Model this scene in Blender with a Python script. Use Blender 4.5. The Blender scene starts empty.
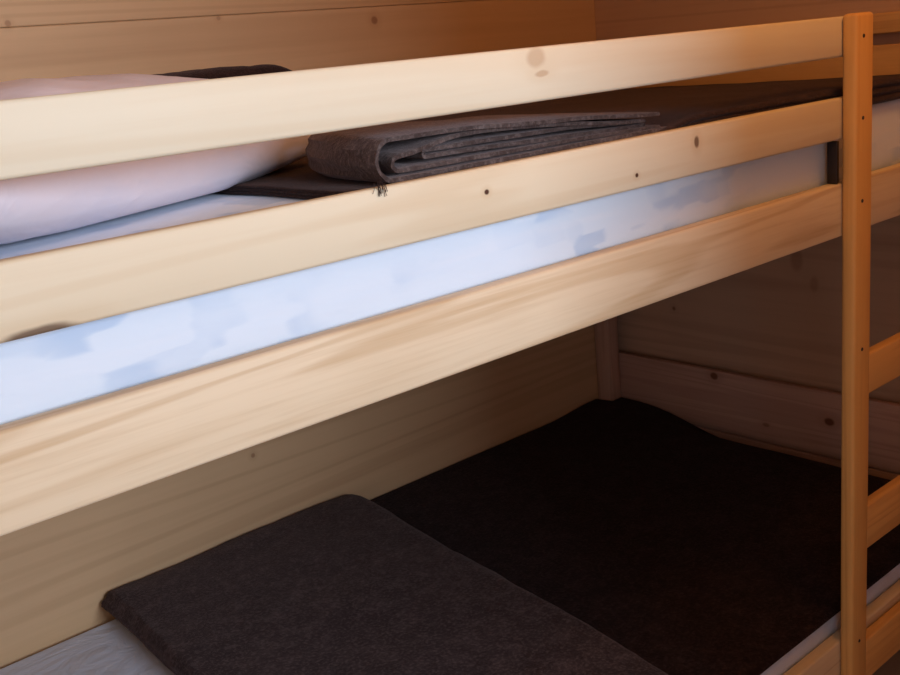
import bpy, bmesh, math, random
from math import sin, cos, pi, exp
from mathutils import Vector, Matrix, noise

C = bpy.context.scene.collection
SC = bpy.context.scene
H = 1.5            # height of the upper guard rail's top above the floor
W = 1.188          # back wall plane (front plane of the bunk rails is y = 0)
E = 0.74           # inner face of the foot end boards

# ------------------------------------------------------------------ camera
cd = bpy.data.cameras.new('camera')
cd.sensor_width = 36.0
cd.lens = 1029.0 / 900 * 36
cd.clip_start = 0.02
cam = bpy.data.objects.new('camera', cd)
C.objects.link(cam)
r = Vector((0.74731619, -0.65748195, -0.09610412))
u = Vector((0.24386638, 0.13684823, 0.96010507))
f = Vector((0.61810008, 0.74093863, -0.26260664))
M = Matrix(((r.x, u.x, -f.x, -1.6041), (r.y, u.y, -f.y, -0.8752), (r.z, u.z, -f.z, H - 0.0008), (0, 0, 0, 1)))
cam.matrix_world = M
SC.camera = cam

# ------------------------------------------------------------------ world, lights, exposure
wd = bpy.data.worlds.new('world')
SC.world = wd
wd.use_nodes = True
bg = wd.node_tree.nodes['Background']
bg.inputs[0].default_value = (0.55, 0.75, 1.0, 1)
bg.inputs[1].default_value = 1.0
SC.view_settings.view_transform = 'Standard'
SC.view_settings.look = 'None'
SC.view_settings.exposure = 0.0
SC.view_settings.gamma = 1.0
SC.view_settings.use_curve_mapping = False

WIN = (-1.50, -0.32, 1.50, 2.20)     # x0, x1, z0, z1 of the window in the front wall
WY = -2.6


def area(name, loc, aim, sx, sy, power, col, spread=180):
    l = bpy.data.lights.new(name, 'AREA')
    l.shape = 'RECTANGLE'
    l.size, l.size_y = sx, sy
    l.energy = power
    l.color = col
    l.spread = math.radians(spread)
    o = bpy.data.objects.new(name, l)
    C.objects.link(o)
    o.location = loc
    o.rotation_euler = (Vector(aim) - Vector(loc)).to_track_quat('-Z', 'Y').to_euler()
    return o


area('daylight', ((WIN[0] + WIN[1]) / 2, WY - 0.10, (WIN[2] + WIN[3]) / 2), (-0.95, 0, 1.30),
     WIN[1] - WIN[0], WIN[3] - WIN[2], 64, (0.75, 0.86, 1.0))
area('fill_light', (-2.40, -1.85, 1.05), (0.6, 0.4, 0.75), 0.70, 1.80, 4.0, (1.0, 0.86, 0.84))  # added fill light, lifts the dark foot end and lower bunk
lp = bpy.data.lights.new('ceiling_lamp', 'POINT')
lp.energy = 8.8
lp.color = (1.0, 0.46, 0.12)
lp.shadow_soft_size = 0.12
lo = bpy.data.objects.new('ceiling_lamp', lp)
C.objects.link(lo)
lo.location = (-0.15, -0.42, 2.12)

# ------------------------------------------------------------------ helpers
random.seed(4)


def box(bm, x0, x1, y0, y1, z0, z1, bev=0.003, seg=2):
    ret = bmesh.ops.create_cube(bm, size=1)
    vs = ret['verts']
    for v in vs:
        v.co = Vector(((x0 + x1) / 2 + v.co.x * (x1 - x0), (y0 + y1) / 2 + v.co.y * (y1 - y0), (z0 + z1) / 2 + v.co.z * (z1 - z0)))
    if bev:
        es = {e for v in vs for e in v.link_edges}
        bmesh.ops.bevel(bm, geom=list(es), offset=bev, segments=seg, affect='EDGES', profile=0.5)


def obj(name, bm, mat, parent=None, smooth=True):
    me = bpy.data.meshes.new(name)
    bm.normal_update()
    bm.to_mesh(me)
    bm.free()
    if smooth:
        for p in me.polygons:
            p.use_smooth = True
        try:
            me.set_sharp_from_angle(angle=math.radians(50))
        except Exception:
            pass
    me.materials.append(mat)
    o = bpy.data.objects.new(name, me)
    C.objects.link(o)
    if parent:
        o.parent = parent
    return o


def board(name, mat, parent, *b, bev=0.003):
    bm = bmesh.new()
    box(bm, *b, bev=bev)
    return obj(name, bm, mat, parent)


def tag(o, label, cat, group=None, kind=None):
    o['label'] = label
    o['category'] = cat
    if group:
        o['group'] = group
    if kind:
        o['kind'] = kind
    return o


class NT:
    def __init__(s, name):
        s.m = bpy.data.materials.new(name)
        s.m.use_nodes = True
        s.t = s.m.node_tree
        s.b = s.t.nodes['Principled BSDF']

    def n(s, typ, **kw):
        nd = s.t.nodes.new(typ)
        for k, v in kw.items():
            setattr(nd, k, v)
        return nd

    def l(s, a, b):
        s.t.links.new(a, b)

    def val(s, sock, v):
        if hasattr(v, 'links'):
            s.l(v, sock)
        else:
            sock.default_value = v

    def math(s, op, a, b=None, c=None, clamp=False):
        nd = s.n('ShaderNodeMath', operation=op, use_clamp=clamp)
        s.val(nd.inputs[0], a)
        if b is not None:
            s.val(nd.inputs[1], b)
        if c is not None:
            s.val(nd.inputs[2], c)
        return nd.outputs[0]

    def mix(s, fac, a, b, blend='MIX'):
        nd = s.n('ShaderNodeMix', data_type='RGBA', blend_type=blend)
        s.val(nd.inputs[0], fac)
        s.val(nd.inputs[6], a if hasattr(a, 'links') else (*a, 1))
        s.val(nd.inputs[7], b if hasattr(b, 'links') else (*b, 1))
        return nd.outputs[2]

    def coords(s, scale, rnd=True, off=(0, 0, 0)):
        tc = s.n('ShaderNodeTexCoord')
        vec = tc.outputs['Object']
        if rnd:
            oi = s.n('ShaderNodeObjectInfo')
            k = s.math('MULTIPLY', oi.outputs['Random'], 37.0)
            ad = s.n('ShaderNodeVectorMath', operation='ADD')
            s.l(vec, ad.inputs[0])
            s.l(k, ad.inputs[1])
            vec = ad.outputs[0]
        mp = s.n('ShaderNodeMapping')
        s.l(vec, mp.inputs[0])
        mp.inputs['Scale'].default_value = scale
        mp.inputs['Location'].default_value = off
        return mp.outputs[0]

    def noise(s, vec, scale, detail=3, rough=0.5, dist=0.0):
        nd = s.n('ShaderNodeTexNoise')
        s.l(vec, nd.inputs['Vector'])
        nd.inputs['Scale'].default_value = scale
        nd.inputs['Detail'].default_value = detail
        nd.inputs['Roughness'].default_value = rough
        nd.inputs['Distortion'].default_value = dist
        return nd.outputs[0]

    def ramp(s, fac, p0, p1, c0=0.0, c1=1.0):
        nd = s.n('ShaderNodeMapRange', interpolation_type='SMOOTHSTEP')
        s.val(nd.inputs[0], fac)
        nd.inputs[1].default_value = p0
        nd.inputs[2].default_value = p1
        nd.inputs[3].default_value = c0
        nd.inputs[4].default_value = c1
        return nd.outputs[0]

    def bump(s, h, strength, dist):
        nd = s.n('ShaderNodeBump')
        nd.inputs['Strength'].default_value = strength
        nd.inputs['Distance'].default_value = dist
        s.l(h, nd.inputs['Height'])
        s.l(nd.outputs[0], s.b.inputs['Normal'])


def wood(name, axis, base, dark, knots=(), contrast=1.0, knotcol=(0.16, 0.05, 0.02), rough=0.55, grain=26.0, stain=None, plank=None):
    """knots: (x, y, z, radius, strength) in the object's own frame"""
    N = NT(name)
    sc = {'x': (0.035, 1, 1), 'y': (1, 0.035, 1), 'z': (1, 1, 0.035)}[axis]
    v = N.coords(sc)
    big = N.noise(v, grain * 0.55, 2, 0.5, 0.6)
    fine = N.noise(v, grain * 5.5, 3, 0.65)
    rings = N.math('SINE', N.math('MULTIPLY', big, 46.0))
    rg = N.ramp(rings, 0.0, 1.0, 0.0, 0.55 * contrast)
    fac = N.math('ADD', rg, N.ramp(fine, 0.4, 0.8, 0.0, 0.45 * contrast), clamp=True)
    col = N.mix(fac, base, dark)
    blot = N.noise(N.coords((1, 1, 1)), 3.0, 2)
    col = N.mix(N.ramp(blot, 0.35, 0.7, 0.0, 0.25 * contrast), col, dark)
    if plank:
        tc = N.n('ShaderNodeTexCoord')
        sp = N.n('ShaderNodeSeparateXYZ')
        N.l(tc.outputs['Object'], sp.inputs[0])
    if knots:
        tc = N.n('ShaderNodeTexCoord')
        nz = N.n('ShaderNodeTexNoise')
        nz.inputs['Scale'].default_value = 30
        N.l(tc.outputs['Object'], nz.inputs['Vector'])
        wob = N.n('ShaderNodeVectorMath', operation='MULTIPLY_ADD')
        N.l(nz.outputs[1], wob.inputs[0])
        wob.inputs[1].default_value = (0.005, 0.005, 0.005)
        N.l(tc.outputs['Object'], wob.inputs[2])
        for (kx, ky, kz, kr, ks, sx, sz) in knots:
            sb = N.n('ShaderNodeVectorMath', operation='SUBTRACT')
            N.l(wob.outputs[0], sb.inputs[0])
            sb.inputs[1].default_value = (kx + 0.0025, ky + 0.0025, kz + 0.0025)
            ml = N.n('ShaderNodeVectorMath', operation='MULTIPLY')
            N.l(sb.outputs[0], ml.inputs[0])
            ml.inputs[1].default_value = (sx, 0.5 if axis != 'y' else sx, sz)
            ln = N.n('ShaderNodeVectorMath', operation='LENGTH')
            N.l(ml.outputs[0], ln.inputs[0])
            halo = N.ramp(ln.outputs['Value'], kr * 1.0, kr * 3.2, 0.5 * ks, 0.0)
            col = N.mix(halo, col, dark)
            k = N.ramp(ln.outputs['Value'], kr * 0.6, kr * 1.2, ks, 0.0)
            col = N.mix(k, col, knotcol)
    N.l(col, N.b.inputs['Base Color'])
    N.b.inputs['Roughness'].default_value = rough
    N.b.inputs['Specular IOR Level'].default_value = 0.35
    N.bump(fac, 0.25, 0.0006)
    return N.m


PB = (0.72, 0.57, 0.40)      # pale varnished pine
PD = (0.50, 0.33, 0.19)
M_rail = wood('pine_rail', 'x', PB, PD, contrast=0.75)
M_guard = wood('pine_guard', 'x', (0.75, 0.68, 0.53), (0.66, 0.53, 0.36), contrast=0.5, grain=14,
               knots=[(-0.70, 0, H - 0.012, 0.012, 0.40, .7, 1), (-0.692, 0, H - 0.031, 0.005, .45, .4, 1.2)], knotcol=(0.36, 0.18, 0.07))
M_guard2 = wood('pine_guard_low', 'x', (0.73, 0.64, 0.48), (0.62, 0.48, 0.31), contrast=0.55, grain=14,
                knots=[(-0.797, 0, H - .156, .0032, 1, .8, 1), (-0.526, 0, H - .176, .0029, 1, .8, 1),
                       (-0.392, 0, H - .149, .0068, .8, 1.2, .8), (-1.324, 0, H - .1935, .010, .8, .3, 1.3)], knotcol=(0.07, 0.025, 0.012))
M_side = wood('pine_side', 'x', (0.74, 0.61, 0.44), (0.54, 0.38, 0.22), contrast=1.0, grain=20)
M_post = wood('pine_post', 'z', (0.72, 0.41, 0.14), (0.54, 0.26, 0.08), contrast=0.7)
M_rung = wood('pine_rung', 'x', (0.72, 0.40, 0.14), (0.54, 0.26, 0.08), contrast=0.7)
M_endu = wood('pine_end_upper', 'y', (0.70, 0.42, 0.17), (0.52, 0.27, 0.10), contrast=0.7)
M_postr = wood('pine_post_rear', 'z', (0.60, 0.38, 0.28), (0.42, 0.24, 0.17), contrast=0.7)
M_end = wood('pine_end', 'y', (0.60, 0.38, 0.30), (0.42, 0.24, 0.18), contrast=0.7,
             knots=[(E, .785, H - .947, .011, .9, .8, 1), (E, .433, H - 1.012, .012, .95, .8, 1), (E, .62, H - 1.06, .006, .5, .5, 1)])
M_wall = wood('spruce_panel', 'x', (0.66, 0.44, 0.25), (0.47, 0.28, 0.15), contrast=0.55, grain=8, rough=0.6,
              knots=[(-.885, W, H + .138, .006, .5, 1, 1), (-.44, W, H + .125, .005, .4, 1, 1), (-.80, W, H - .80, .007, .6, 1, 1),
                     (-.35, W, H - .78, .008, .7, 1, 1), (-.52, W, H - .86, .006, .6, 1, 1), (-.02, W, H + .10, .010, .7, 1, 1),
                     (.20, W, H - .62, .01, .6, 1, 1)], knotcol=(0.26, 0.11, 0.05))
M_wallr = wood('spruce_panel_end', 'y', (0.62, 0.41, 0.28), (0.45, 0.28, 0.19), contrast=0.7, grain=9, rough=0.6,
               knots=[(E + .05, .55, H - .60, .02, .3, 1, .6), (E + .05, .50, H - .66, .014, .25, 1, .6), (E + .05, .95, H - .78, .008, .7, 1, 1)])
M_ceil = wood('spruce_ceiling', 'x', (0.74, 0.52, 0.30), (0.50, 0.30, 0.14), contrast=0.7, grain=9)
M_floor = wood('plank_floor', 'x', (0.58, 0.42, 0.30), (0.42, 0.28, 0.18), contrast=0.7, grain=9, rough=0.4)

N = NT('dark_steel')
N.b.inputs['Base Color'].default_value = (0.05, 0.04, 0.04, 1)
N.b.inputs['Metallic'].default_value = 0.8
N.b.inputs['Roughness'].default_value = 0.45
M_steel = N.m

# mattress ticking: pale blue-white woven cloth with soft pale blue blocks
N = NT('mattress_ticking')
v = N.coords((1, 1, 1), rnd=False)
vo = N.n('ShaderNodeTexVoronoi', distance='CHEBYCHEV')
vo.inputs['Scale'].default_value = 19
vo.feature = 'SMOOTH_F1'
vo.inputs['Smoothness'].default_value = 0.55
vo.inputs['Randomness'].default_value = 0.9
mp = N.n('ShaderNodeMapping')
N.l(v, mp.inputs[0])
mp.inputs['Scale'].default_value = (0.9, 1.0, 2.0)
mp.inputs['Rotation'].default_value = (0, 0.12, 0)
N.l(mp.outputs[0], vo.inputs['Vector'])
sepc = N.n('ShaderNodeSeparateColor')
N.l(vo.outputs['Color'], sepc.inputs[0])
blk = N.ramp(sepc.outputs[0], 0.40, 0.85, 0.0, 0.95)
soft = N.noise(v, 7, 2)
blk = N.math('MULTIPLY', blk, N.ramp(soft, 0.35, 0.6))
col = N.mix(blk, (0.70, 0.79, 0.92), (0.50, 0.63, 0.83))
st = N.noise(N.coords((0.12, 1, 1.3), rnd=False), 30, 2)
col = N.mix(N.ramp(st, 0.5, 0.75, 0, 0.3), col, (0.80, 0.83, 0.92))
N.l(col, N.b.inputs['Base Color'])
N.b.inputs['Roughness'].default_value = 0.7
N.b.inputs['Sheen Weight'].default_value = 0.15
N.bump(N.noise(N.coords((0.25, 1, 1), rnd=False), 40, 3), 0.35, 0.004)
M_tick = N.m

N = NT('bed_sheet')
v = N.coords((0.6, 1.0, 1), rnd=False)
N.b.inputs['Base Color'].default_value = (0.64, 0.70, 0.86, 1)
N.b.inputs['Roughness'].default_value = 0.75
N.bump(N.noise(v, 16, 4, 0.55, 1.2), 0.5, 0.012)
M_sheet = N.m

N = NT('pillow_cotton')
v = N.coords((1, 1, 1), rnd=False)
col = N.mix(N.ramp(N.noise(v, 5, 3), .4, .7), (0.80, 0.73, 0.80), (0.74, 0.70, 0.80))
N.l(col, N.b.inputs['Base Color'])
N.b.inputs['Roughness'].default_value = 0.8
N.b.inputs['Subsurface Weight'].default_value = 0.0
N.bump(N.noise(v, 14, 3, 0.5, 1.0), 0.35, 0.008)
M_pil = N.m


def wool(name, base, tip, sheen=0.5, stripe=False):
    N = NT(name)
    v = N.coords((1, 1, 1), rnd=False)
    a = N.noise(v, 150, 4, 0.75)
    b = N.noise(v, 30, 3, 0.6)
    fac = N.math('ADD', N.ramp(a, 0.45, 0.66, 0, 0.7), N.ramp(b, 0.4, 0.75, 0, 0.4), clamp=True)
    col = N.mix(fac, base, tip)
    N.l(col, N.b.inputs['Base Color'])
    N.b.inputs['Roughness'].default_value = 0.95
    N.b.inputs['Specular IOR Level'].default_value = 0.1
    N.b.inputs['Sheen Weight'].default_value = sheen
    N.b.inputs['Sheen Roughness'].default_value = 0.5
    N.b.inputs['Sheen Tint'].default_value = (0.75, 0.6, 0.6, 1)
    N.bump(a, 0.8, 0.003)
    return N.m


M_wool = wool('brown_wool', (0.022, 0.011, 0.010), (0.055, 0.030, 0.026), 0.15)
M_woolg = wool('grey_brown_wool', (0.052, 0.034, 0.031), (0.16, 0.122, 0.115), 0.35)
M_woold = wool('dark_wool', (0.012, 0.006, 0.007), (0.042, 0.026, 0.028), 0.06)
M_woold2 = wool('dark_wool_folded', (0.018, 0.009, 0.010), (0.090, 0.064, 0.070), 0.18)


# ------------------------------------------------------------------ the room
def struct(name, bm, mat, smooth=False):
    o = obj(name, bm, mat, None, smooth)
    o['kind'] = 'structure'
    return o


def planks_xz(name, mat, x0, x1, y0, y1, zs):
    bm = bmesh.new()
    for a, b in zip(zs[:-1], zs[1:]):
        box(bm, x0, x1, y0, y1, a + .0004, b - .0004, bev=0.0018, seg=1)
    box(bm, x0, x1, y1 - .001, y1 + .03, 0, ZC, bev=0)
    return struct(name, bm, mat)


XL, XR, ZC = -2.35, E + 0.045, 2.4
zs = [0, .24, H - .42, H - .144, H + .131, H + .40, H + .60, ZC]
planks_xz('wall_back', M_wall, XL, XR, W, W + .02, zs)
bm = bmesh.new()
for a, b in zip([0, .25, .50, 1.16, 1.46, 1.78, 2.1], [.25, .50, 1.16, 1.46, 1.78, 2.1, ZC]):
    box(bm, XR, XR + .02, WY - .02, W + .02, a + .0006, b - .0006, bev=0.0022, seg=1)
box(bm, XR + .019, XR + .05, WY - .02, W + .05, 0, ZC, bev=0)
struct('wall_right', bm, M_wallr)
bm = bmesh.new()
box(bm, XL - .02, XL, WY - .02, -2.25, 0, ZC, bev=0)
box(bm, XL - .02, XL, -1.45, W + .02, 0, ZC, bev=0)
box(bm, XL - .02, XL, -2.25, -1.45, 2.0, ZC, bev=0)  # opening in this wall is added to let the fill light in
struct('wall_left', bm, M_wallr)
bm = bmesh.new()
box(bm, XL - .02, XR + .02, WY - .22, W + .02, -.03, 0, bev=0)
struct('floor', bm, M_floor)
bm = bmesh.new()
box(bm, XL - .02, XR + .02, WY - .22, W + .02, ZC, ZC + .03, bev=0)
struct('ceiling', bm, M_ceil)
bm = bmesh.new()
box(bm, XL, WIN[0], WY - .02, WY, 0, ZC, bev=0)
box(bm, WIN[1], XR, WY - .02, WY, 0, ZC, bev=0)
box(bm, WIN[0], WIN[1], WY - .02, WY, 0, WIN[2], bev=0)
box(bm, WIN[0], WIN[1], WY - .02, WY, WIN[3], ZC, bev=0)
struct('wall_front', bm, M_wall)
bm = bmesh.new()
t = .035
box(bm, WIN[0] - t, WIN[0], WY - .03, WY + .02, WIN[2] - t, WIN[3] + t)
box(bm, WIN[1], WIN[1] + t, WY - .03, WY + .02, WIN[2] - t, WIN[3] + t)
box(bm, WIN[0], WIN[1], WY - .03, WY + .02, WIN[2] - t, WIN[2])
box(bm, WIN[0], WIN[1], WY - .03, WY + .02, WIN[3], WIN[3] + t)
struct('window_1', bm, M_wall)
# unseen panel added to block daylight, shading the foot end of the bunks
bm = bmesh.new()
box(bm, -0.605, XR, -0.80, -0.75, 0, ZC, bev=0)
struct('light_blocker', bm, M_wallr)

# ------------------------------------------------------------------ the bunk bed
bed = bpy.data.objects.new('bunk_bed', None)
C.objects.link(bed)
tag(bed, 'pale pine bunk bed with slatted guard rails and a ladder, standing against the plank wall', 'bunk bed')
XH = -1.52       # head end
T = .018
PW, PT = 0.057, 0.0266

board('guard_rail', M_guard, bed, XH + .02, .045, 0, T, H - .063, H, bev=.004)
board('guard_rail', M_guard2, bed, XH + .02, .045, 0, T, H - .1945, H - .1272, bev=.004)
board('side_rail', M_side, bed, XH + .02, E - .002, 0, .024, H - .3572, H - .267, bev=.004)
board('side_rail', M_side, bed, XH + .02, E - .002, 0, .024, H - 1.225, H - 1.130, bev=.004)
board('side_rail', M_rail, bed, XH + .02, E - .050, W - .025, W - .004, H - .3572, H - .3205)
board('side_rail', M_rail, bed, XH + .02, E - .050, W - .025, W - .004, H - 1.27, H - 1.1905)
for z in (H - .335, H - 1.205):
    bm = bmesh.new()
    box(bm, XH + .03, E - .01, .025, .045, z - .02, z)
    box(bm, XH + .03, E - .055, W - .045, W - .026, z - .02, z)
    n = 13
    for i in range(n):
        x = XH + .06 + i * (E - XH - .20) / (n - 1)
        box(bm, x, x + .08, .027, W - .027, z + .0005, z + .016, bev=.002, seg=1)
    obj('slat_base', bm, M_rail, bed)


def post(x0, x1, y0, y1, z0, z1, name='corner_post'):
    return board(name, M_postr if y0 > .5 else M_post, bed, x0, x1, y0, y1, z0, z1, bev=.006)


post(E - .048, E - .001, W - .060, W - .002, 0, H)                      # rear foot corner
post(XH - .028, XH + .018, W - .052, W - .002, 0, H)
post(XH - .028, XH + .018, -.0266, .0225, 0, H + .004)
post(E, E + .04, -.0266, .03, 0, H + .004)


def screw(parent, x, z):
    bm = bmesh.new()
    ring = bmesh.ops.create_cone(bm, cap_ends=True, segments=16, radius1=.0034, radius2=.0028, depth=.002)
    for v in bm.verts:
        v.co = Vector((x + v.co.x, -PT - .0004 - v.co.z * .6, z + v.co.y))
    return obj('screw_head', bm, M_steel, parent)


lp1 = post(0, PW, -PT, -.0008, 0, H + .003, 'ladder_post')
for x, z in ((.022, -.033), (.022, -.162), (.022, -.298), (.026, -.557), (.026, -1.129)):
    screw(lp1, x, H + z)
lp2 = post(.40, .40 + PW, -PT, -.0008, 0, H + .003, 'ladder_post')
for zt, zb in ((-.282, -.357), (-.574, -.649), (-.865, -.953), (-1.145, -1.234)):
    if zt == -.282:
        continue
    board('ladder_rung', M_rung, bed, PW - .0005, .4005, -.024, -.003, H + zb, H + zt, bev=.004)
# thin dark upright plate in the gap between lower guard and side rail
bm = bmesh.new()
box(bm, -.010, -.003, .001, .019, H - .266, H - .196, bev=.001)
obj('dark_plate', bm, M_steel, bed)

# foot end boards
ED = E + .019
board('end_board', M_endu, bed, E, ED, .032, W - .004, H - .046, H - .001)
board('end_board', M_endu, bed, E, ED, .032, W - .004, H - .250, H - .071)
board('end_board', M_end, bed, E, ED, .032, W - .004, H - .360, H - .266)
board('end_board', M_end, bed, E, ED, .032, W - .004, H - 1.1128, H - .9317)
board('end_board', M_end, bed, E, ED, .032, W - .004, H - 1.26, H - 1.1155)
for zt, zb in ((0, -.15), (-.22, -.36), (-.93, -1.25)):
    board('end_board', M_end, bed, XH - .019, XH - .0, .0235, W - .053, H + zb, H + zt)


# ------------------------------------------------------------------ mattresses
def rounded_slab(x0, x1, y0, y1, z0, z1, rad=.02):
    bm = bmesh.new()
    box(bm, x0, x1, y0, y1, z0, z1, bev=rad, seg=5)
    return bm


MX0, MX1 = XH + .03, E - .012
up = obj('mattress', rounded_slab(MX0, E - .054, .034, W - .014, H - .3185, H - .145, .018), M_tick)
tag(up, 'pale blue and white patterned mattress on the upper bunk', 'mattress', 'mattresses on the bunk bed')
lowm = obj('mattress', rounded_slab(MX0, .630, .028, W - .014, H - 1.1885, H - 1.097, .018), M_sheet)
tag(lowm, 'bluish white mattress on the lower bunk, bare at the left corner', 'mattress', 'mattresses on the bunk bed')


def sm(a, b, t):
    t = max(0, min(1, (t - a) / (b - a)))
    return t * t * (3 - 2 * t)


def blanket(name, mat, x0, x1, y0, y1, zf, th, nx, ny, layers=1, parent=None, edge=None):
    """a thick cloth: grid top surface zf(x, y), rounded open edges, bottom th below"""
    bm = bmesh.new()
    prof = []          # (inset, dz fraction) around the edge
    K = 4
    tops = {}
    bots = {}
    def shape(i, j, s):
        # outline wobble
        a, b = i / nx, j / ny
        x = x0 + (x1 - x0) * a
        y = y0 + (y1 - y0) * b
        if edge:
            x, y = edge(x, y, a, b)
        return x, y
    for i in range(nx + 1):
        for j in range(ny + 1):
            x, y = shape(i, j, 0)
            z = zf(x, y)
            d = min((x - x0), (x1 - x), (y - y0), (y1 - y), 1)
            tt = th(x, y) if callable(th) else th
            tops[i, j] = bm.verts.new((x, y, z))
            bots[i, j] = bm.verts.new((x, y, z - tt))
    for i in range(nx):
        for j in range(ny):
            bm.faces.new((tops[i, j], tops[i + 1, j], tops[i + 1, j + 1], tops[i, j + 1]))
            bm.faces.new((bots[i, j], bots[i, j + 1], bots[i + 1, j + 1], bots[i + 1, j]))
    loop = [(i, 0) for i in range(nx)] + [(nx, j) for j in range(ny)] + [(i, ny) for i in range(nx, 0, -1)] + [(0, j) for j in range(ny, 0, -1)]
    cx, cy = (x0 + x1) / 2, (y0 + y1) / 2
    rows = []
    R = 6 * layers
    for k in range(1, R):
        row = []
        for (i, j) in loop:
            t, b = tops[i, j].co, bots[i, j].co
            s = k / R
            ph = (s * layers) % 1.0
            bul = abs(sin(pi * s * layers)) ** 0.6 * (t.z - b.z) / layers * .5
            nxv = (-1 if i == 0 else 1 if i == nx else 0)
            nyv = (-1 if j == 0 else 1 if j == ny else 0)
            row.append(bm.verts.new((t.x + nxv * bul, t.y + nyv * bul, t.z * (1 - s) + b.z * s)))
        rows.append(row)
    rows = [[tops[p] for p in loop]] + rows + [[bots[p] for p in loop]]
    L = len(loop)
    for a, b in zip(rows[:-1], rows[1:]):
        for k in range(L):
            bm.faces.new((a[k], b[k], b[(k + 1) % L], a[(k + 1) % L]))
    bmesh.ops.recalc_face_normals(bm, faces=bm.faces)
    return obj(name, bm, mat, parent)


def nz(x, y, s=1.0, seed=0.0):
    return noise.noise(Vector((x * s + seed, y * s, seed * 1.7)))


# ------------------------------------------------------------------ upper bunk: spread blanket
def z_up(x, y):
    base = H - .1315
    base += .018 * sm(-.47, -.34, x) - .024 * sm(.2, .72, x)
    base += .003 * nz(x, y, 9, 3) * sm(-.44, -.3, x)
    ridge = sm(1.0, 1.10, y) * (1 - sm(-.38, -.12, x)) * sm(-1.0, -.8, x)
    return base + ridge * (.131 + .021 * (1 - sm(-.47, -.34, x)) + .003 * nz(x, y, 10, 8) + .002 * nz(x, y, 40, 8))


def th_up(x, y):
    low = .1437 + (.009 if y < .03 else 0) * sm(-.3, 0, x)
    return max(.010, z_up(x, y) - (H - low))


sb = blanket('blanket', M_woolg, -.950, E - .008, .0245, W - .006, z_up, th_up, 110, 60, layers=3,
             edge=lambda x, y, a, b: (x + (.012 * nz(y, 0, 8, 2) if a == 0 else 0), min(y, W - .066) if x > E - .062 else y))
sb.data.materials[0] = M_wool
tag(sb, 'dark brown wool blanket spread over the upper mattress, its back edge bunched against the wall', 'blanket')


# ------------------------------------------------------------------ folded blanket: a serpentine strip of cloth seen from its end
def strip_outline(path, th):
    """closed outline of a centreline with thickness th"""
    L, Rr = [], []
    n = len(path)
    for i, p in enumerate(path):
        a = path[max(0, i - 1)]
        b = path[min(n - 1, i + 1)]
        d = (b - a).normalized()
        nrm = Vector((-d.y, d.x))
        L.append(p + nrm * th / 2)
        Rr.append(p - nrm * th / 2)
    end = (path[-1] - path[-2]).normalized() * th * .4
    st = (path[0] - path[1]).normalized() * th * .4
    return L, Rr, path[-1] + end, path[0] + st


def arc(cx, cz, rx, rz, a0, a1, n=8):
    return [Vector((cx + rx * cos(a0 + (a1 - a0) * i / n), cz + rz * sin(a0 + (a1 - a0) * i / n))) for i in range(n + 1)]


def line(xa, xb, zfun, n=26):
    return [Vector((xa + (xb - xa) * i / n, zfun(xa + (xb - xa) * i / n))) for i in range(n + 1)]


def cloth_extrude(name, mat, paths, th, y0, y1, ny, wob, parent=None):
    bm = bmesh.new()
    for pi_, path in enumerate(paths):
        L, Rr, e1, e0 = strip_outline(path, th)
        ring0 = L + [e1] + Rr[::-1] + [e0]
        rows = []
        for j in range(ny + 1):
            t = j / ny
            y = y0 + (y1 - y0) * t
            row = []
            for k, p in enumerate(ring0):
                dx, dy, dz = wob(p.x, y, p.y, t, pi_)
                row.append(bm.verts.new((p.x + dx, y + dy, p.y + dz)))
            rows.append(row)
        n = len(ring0)
        for a, b in zip(rows[:-1], rows[1:]):
            for k in range(n):
                bm.faces.new((a[k], a[(k + 1) % n], b[(k + 1) % n], b[k]))
        # end caps as quads between the two sides of the strip
        m = len(L)
        for row, flip in ((rows[0], False), (rows[-1], True)):
            l = row[:m]
            rr = row[m + 1:2 * m + 1][::-1]
            for i in range(m - 1):
                q = (l[i], l[i + 1], rr[i + 1], rr[i])
                bm.faces.new(q if not flip else q[::-1])
            bm.faces.new((l[-1], row[m], rr[-1]))
            bm.faces.new((l[0], rr[0], row[2 * m + 1]))
    bmesh.ops.recalc_face_normals(bm, faces=bm.faces)
    return obj(name, bm, mat, parent)


ZB = H - .1312
TH = .0050
XA = -.930


def wav(a, ph, fr=11):
    return lambda x: a * sin(fr * x + ph)


def hgt(x):          # stack height shrinks towards the right
    return 1.0 - .22 * sm(-.80, -.55, x) - .34 * sm(-.62, -.42, x)


def zl(base, a, ph):
    return lambda x: ZB + .0042 + base * hgt(x) + a * sin(13 * x + ph) * sm(XA + .02, XA + .12, x)


# outer sheet wraps everything, inner sheet loops inside, innermost tongue
outer = line(-.395, XA + .024, zl(0, 0, 0)) + arc(XA + .024, ZB + .0042 + .0225, .0195, .0225, -pi / 2, -3 * pi / 2, 12)[1:-1] + line(XA + .024, -.432, zl(.045, .0026, 1))
inner = line(-.425, XA + .040, zl(.0085, .0006, 2)) + arc(XA + .040, ZB + .0042 + .0165, .009, .008, -pi / 2, -3 * pi / 2, 8)[1:-1] + line(XA + .046, -.455, lambda x: ZB + .0042 + .0365 * hgt(x) + .0018 * sin(15 * x) - .010 * sm(-.80, -.885, x) * 1.0)
tongue = line(-.45, XA + .085, zl(.0175, .0015, 0.5)) + arc(XA + .085, ZB + .0042 + .0225, .004, .0042, -pi / 2, -3 * pi / 2, 6)[1:-1] + line(XA + .085, -.475, zl(.0275, .0018, 2.2))


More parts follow.
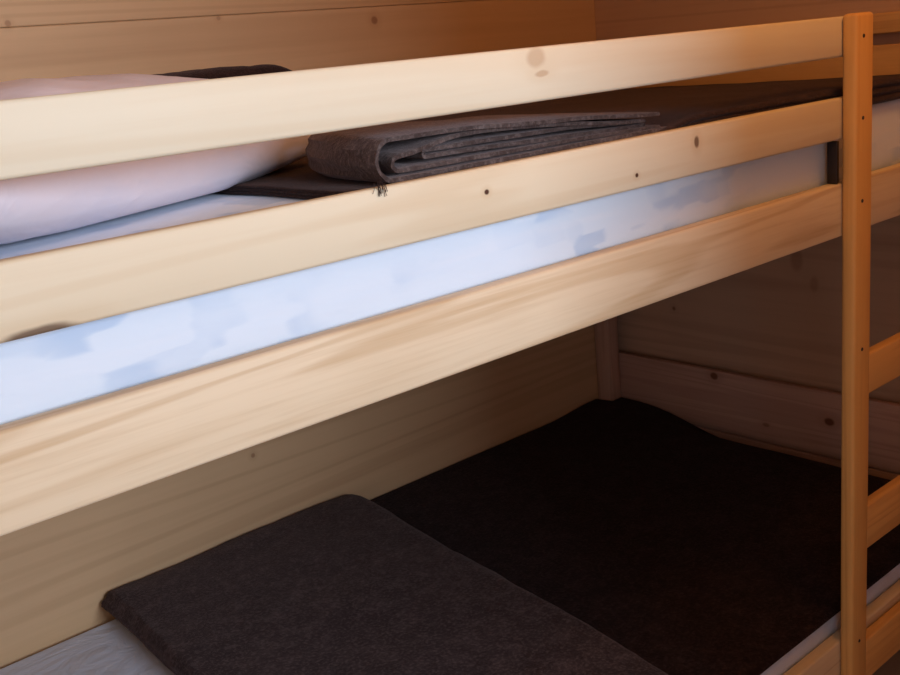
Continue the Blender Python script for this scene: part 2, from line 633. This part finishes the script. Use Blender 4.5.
def wob1(x, y, z, t, k):
    h = (z - ZB) / .05
    dx = .045 * t * t * (1 - sm(-.90, -.7, x)) + .006 * nz(y, h * 2, 7, 1) * sm(0, .2, t) + .0012 * nz(y, h * .5, 30, 5) * sm(0.0, .1, t)
    dz = h * (.003 * nz(x, y, 8, 2) + .004 * t)
    dy = (.0025 * nz(x, h * 3, 30, 4 + k) + .004 * k + .003 * nz(x, h * 8, 9, 3)) * (1 - sm(0, .08, t)) - (.003 * k if t < .01 else 0) * -1
    return dx, dy, max(dz, -.0 if h < .2 else dz)


fb = cloth_extrude('folded_blanket', M_woolg, [outer, inner, tongue], TH, .032, .235, 20, wob1)
tag(fb, 'brown-grey wool blanket folded in layers, lying on the upper bunk behind the lower guard rail', 'blanket')
# loose wool hairs hanging at the front corner
bm = bmesh.new()
random.seed(7)
for i in range(17):
    x = -.948 + random.gauss(.0, .0035)
    y0 = .026
    z = H - .128 + random.uniform(0, .006)
    dx = random.gauss(0, .004)
    ln = random.uniform(.004, .013)
    p = [Vector((x + .0006, .034, z)), Vector((x + dx * .3, .0, z + .0035)), Vector((x + dx * .6, -.0015, z - ln * .4)), Vector((x + dx, -.0018, z - ln))]
    w = .00035
    vs = []
    for q in p:
        vs.append([bm.verts.new(q + Vector((w * cos(a), w * sin(a), 0))) for a in (0, 2.1, 4.2)])
    for a, b in zip(vs[:-1], vs[1:]):
        for k in range(3):
            bm.faces.new((a[k], a[(k + 1) % 3], b[(k + 1) % 3], b[k]))
fr = obj('fringe', bm, M_wool, fb)
fr['kind'] = 'stuff'


# ------------------------------------------------------------------ pillow
def make_pillow(name, mat, lx, ly, h):
    bm = bmesh.new()
    n = 40
    top, bot = {}, {}
    for i in range(n + 1):
        for j in range(n + 1):
            a, b = -1 + 2 * i / n, -1 + 2 * j / n
            pin = 1 - .045 * (1 - b * b) * abs(a) ** 4
            pinb = 1 - .045 * (1 - a * a) * abs(b) ** 4
            x, y = a * lx / 2 * pin, b * ly / 2 * pinb
            e = ((1 - abs(a) ** 2.6) * (1 - abs(b) ** 2.6))
            hh = max(0, e) ** .42
            wr = .006 * nz(x, y, 9, 3) + .003 * nz(x, y, 22, 1)
            zt = h * .66 * hh + wr * hh
            zb_ = -h * .34 * min(1, hh * 1.35) 
            top[i, j] = bm.verts.new((x, y, zt))
            edge = i in (0, n) or j in (0, n)
            bot[i, j] = top[i, j] if edge else bm.verts.new((x, y, zb_))
    for i in range(n):
        for j in range(n):
            bm.faces.new((top[i, j], top[i + 1, j], top[i + 1, j + 1], top[i, j + 1]))
            try:
                bm.faces.new((bot[i, j], bot[i, j + 1], bot[i + 1, j + 1], bot[i + 1, j]))
            except ValueError:
                pass
    bmesh.ops.recalc_face_normals(bm, faces=bm.faces)
    return obj(name, bm, mat)


pl = make_pillow('pillow', M_pil, .74, .55, .158)
pl.location = (-1.175, .44, H - .140 + .165 * .34)
pl.rotation_euler = (0, 0, math.radians(25))
tag(pl, 'plump white pillow with a pinkish tint at the head of the upper bunk', 'pillow')


# ------------------------------------------------------------------ lower bunk
def z_low(x, y):
    z = H - 1.0845 + .0012 * nz(x, y, 8, 5)
    drop = sm(.50, .74, x) * sm(.95, .15, y)
    z += .013 * sm(.45, .66, x) * sm(.75, 1.05, y)
    return z - .058 * sm(.635, .725, x) * sm(1.05, .62, y)


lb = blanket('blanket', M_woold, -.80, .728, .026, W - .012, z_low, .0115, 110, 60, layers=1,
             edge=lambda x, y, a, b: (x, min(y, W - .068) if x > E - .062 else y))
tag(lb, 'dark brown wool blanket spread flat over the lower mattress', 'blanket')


def z_fold(x, y):
    return 0


def wob2(x, y, z, t, k):
    h = (z - (H - 1.083)) / .05
    dx = .010 * nz(y, h, 3.5, 2) + .003 * nz(y, h, 20, 2)
    dz = h * (.004 * nz(x, y, 6, 7) + .002 * nz(x, y, 25, 1) - .010 * (1 - sm(0, .04, 1 - t)))
    skew = (.135 * (1 - t) ** 1.2) * sm(-.6, -.2, x)
    sl = .04 * (1 - t) * sm(-.6, -.93, x)
    return dx - skew - sl, 0, dz


ZL = H - 1.0815
X2, X3 = -.945, -.285


def zz(b, a=.0008, ph=0):
    return lambda x: ZL + .006 + b + a * sin(9 * x + ph)


o2 = line(X3 - .02, X2 + .030, zz(0, 0)) + arc(X2 + .030, ZL + .006 + .023, .017, .023, -pi / 2, -3 * pi / 2, 18)[1:-1] + \
    line(X2 + .030, X3 - .018, zz(.046)) + arc(X3 - .018, ZL + .006 + .018 + .011, .020, .017, pi / 2, -pi / 2, 8)[1:-1] + line(X3 - .018, X2 + .06, zz(.012, .0004))
i2 = line(X3 - .03, X2 + .07, zz(.029, .0003))
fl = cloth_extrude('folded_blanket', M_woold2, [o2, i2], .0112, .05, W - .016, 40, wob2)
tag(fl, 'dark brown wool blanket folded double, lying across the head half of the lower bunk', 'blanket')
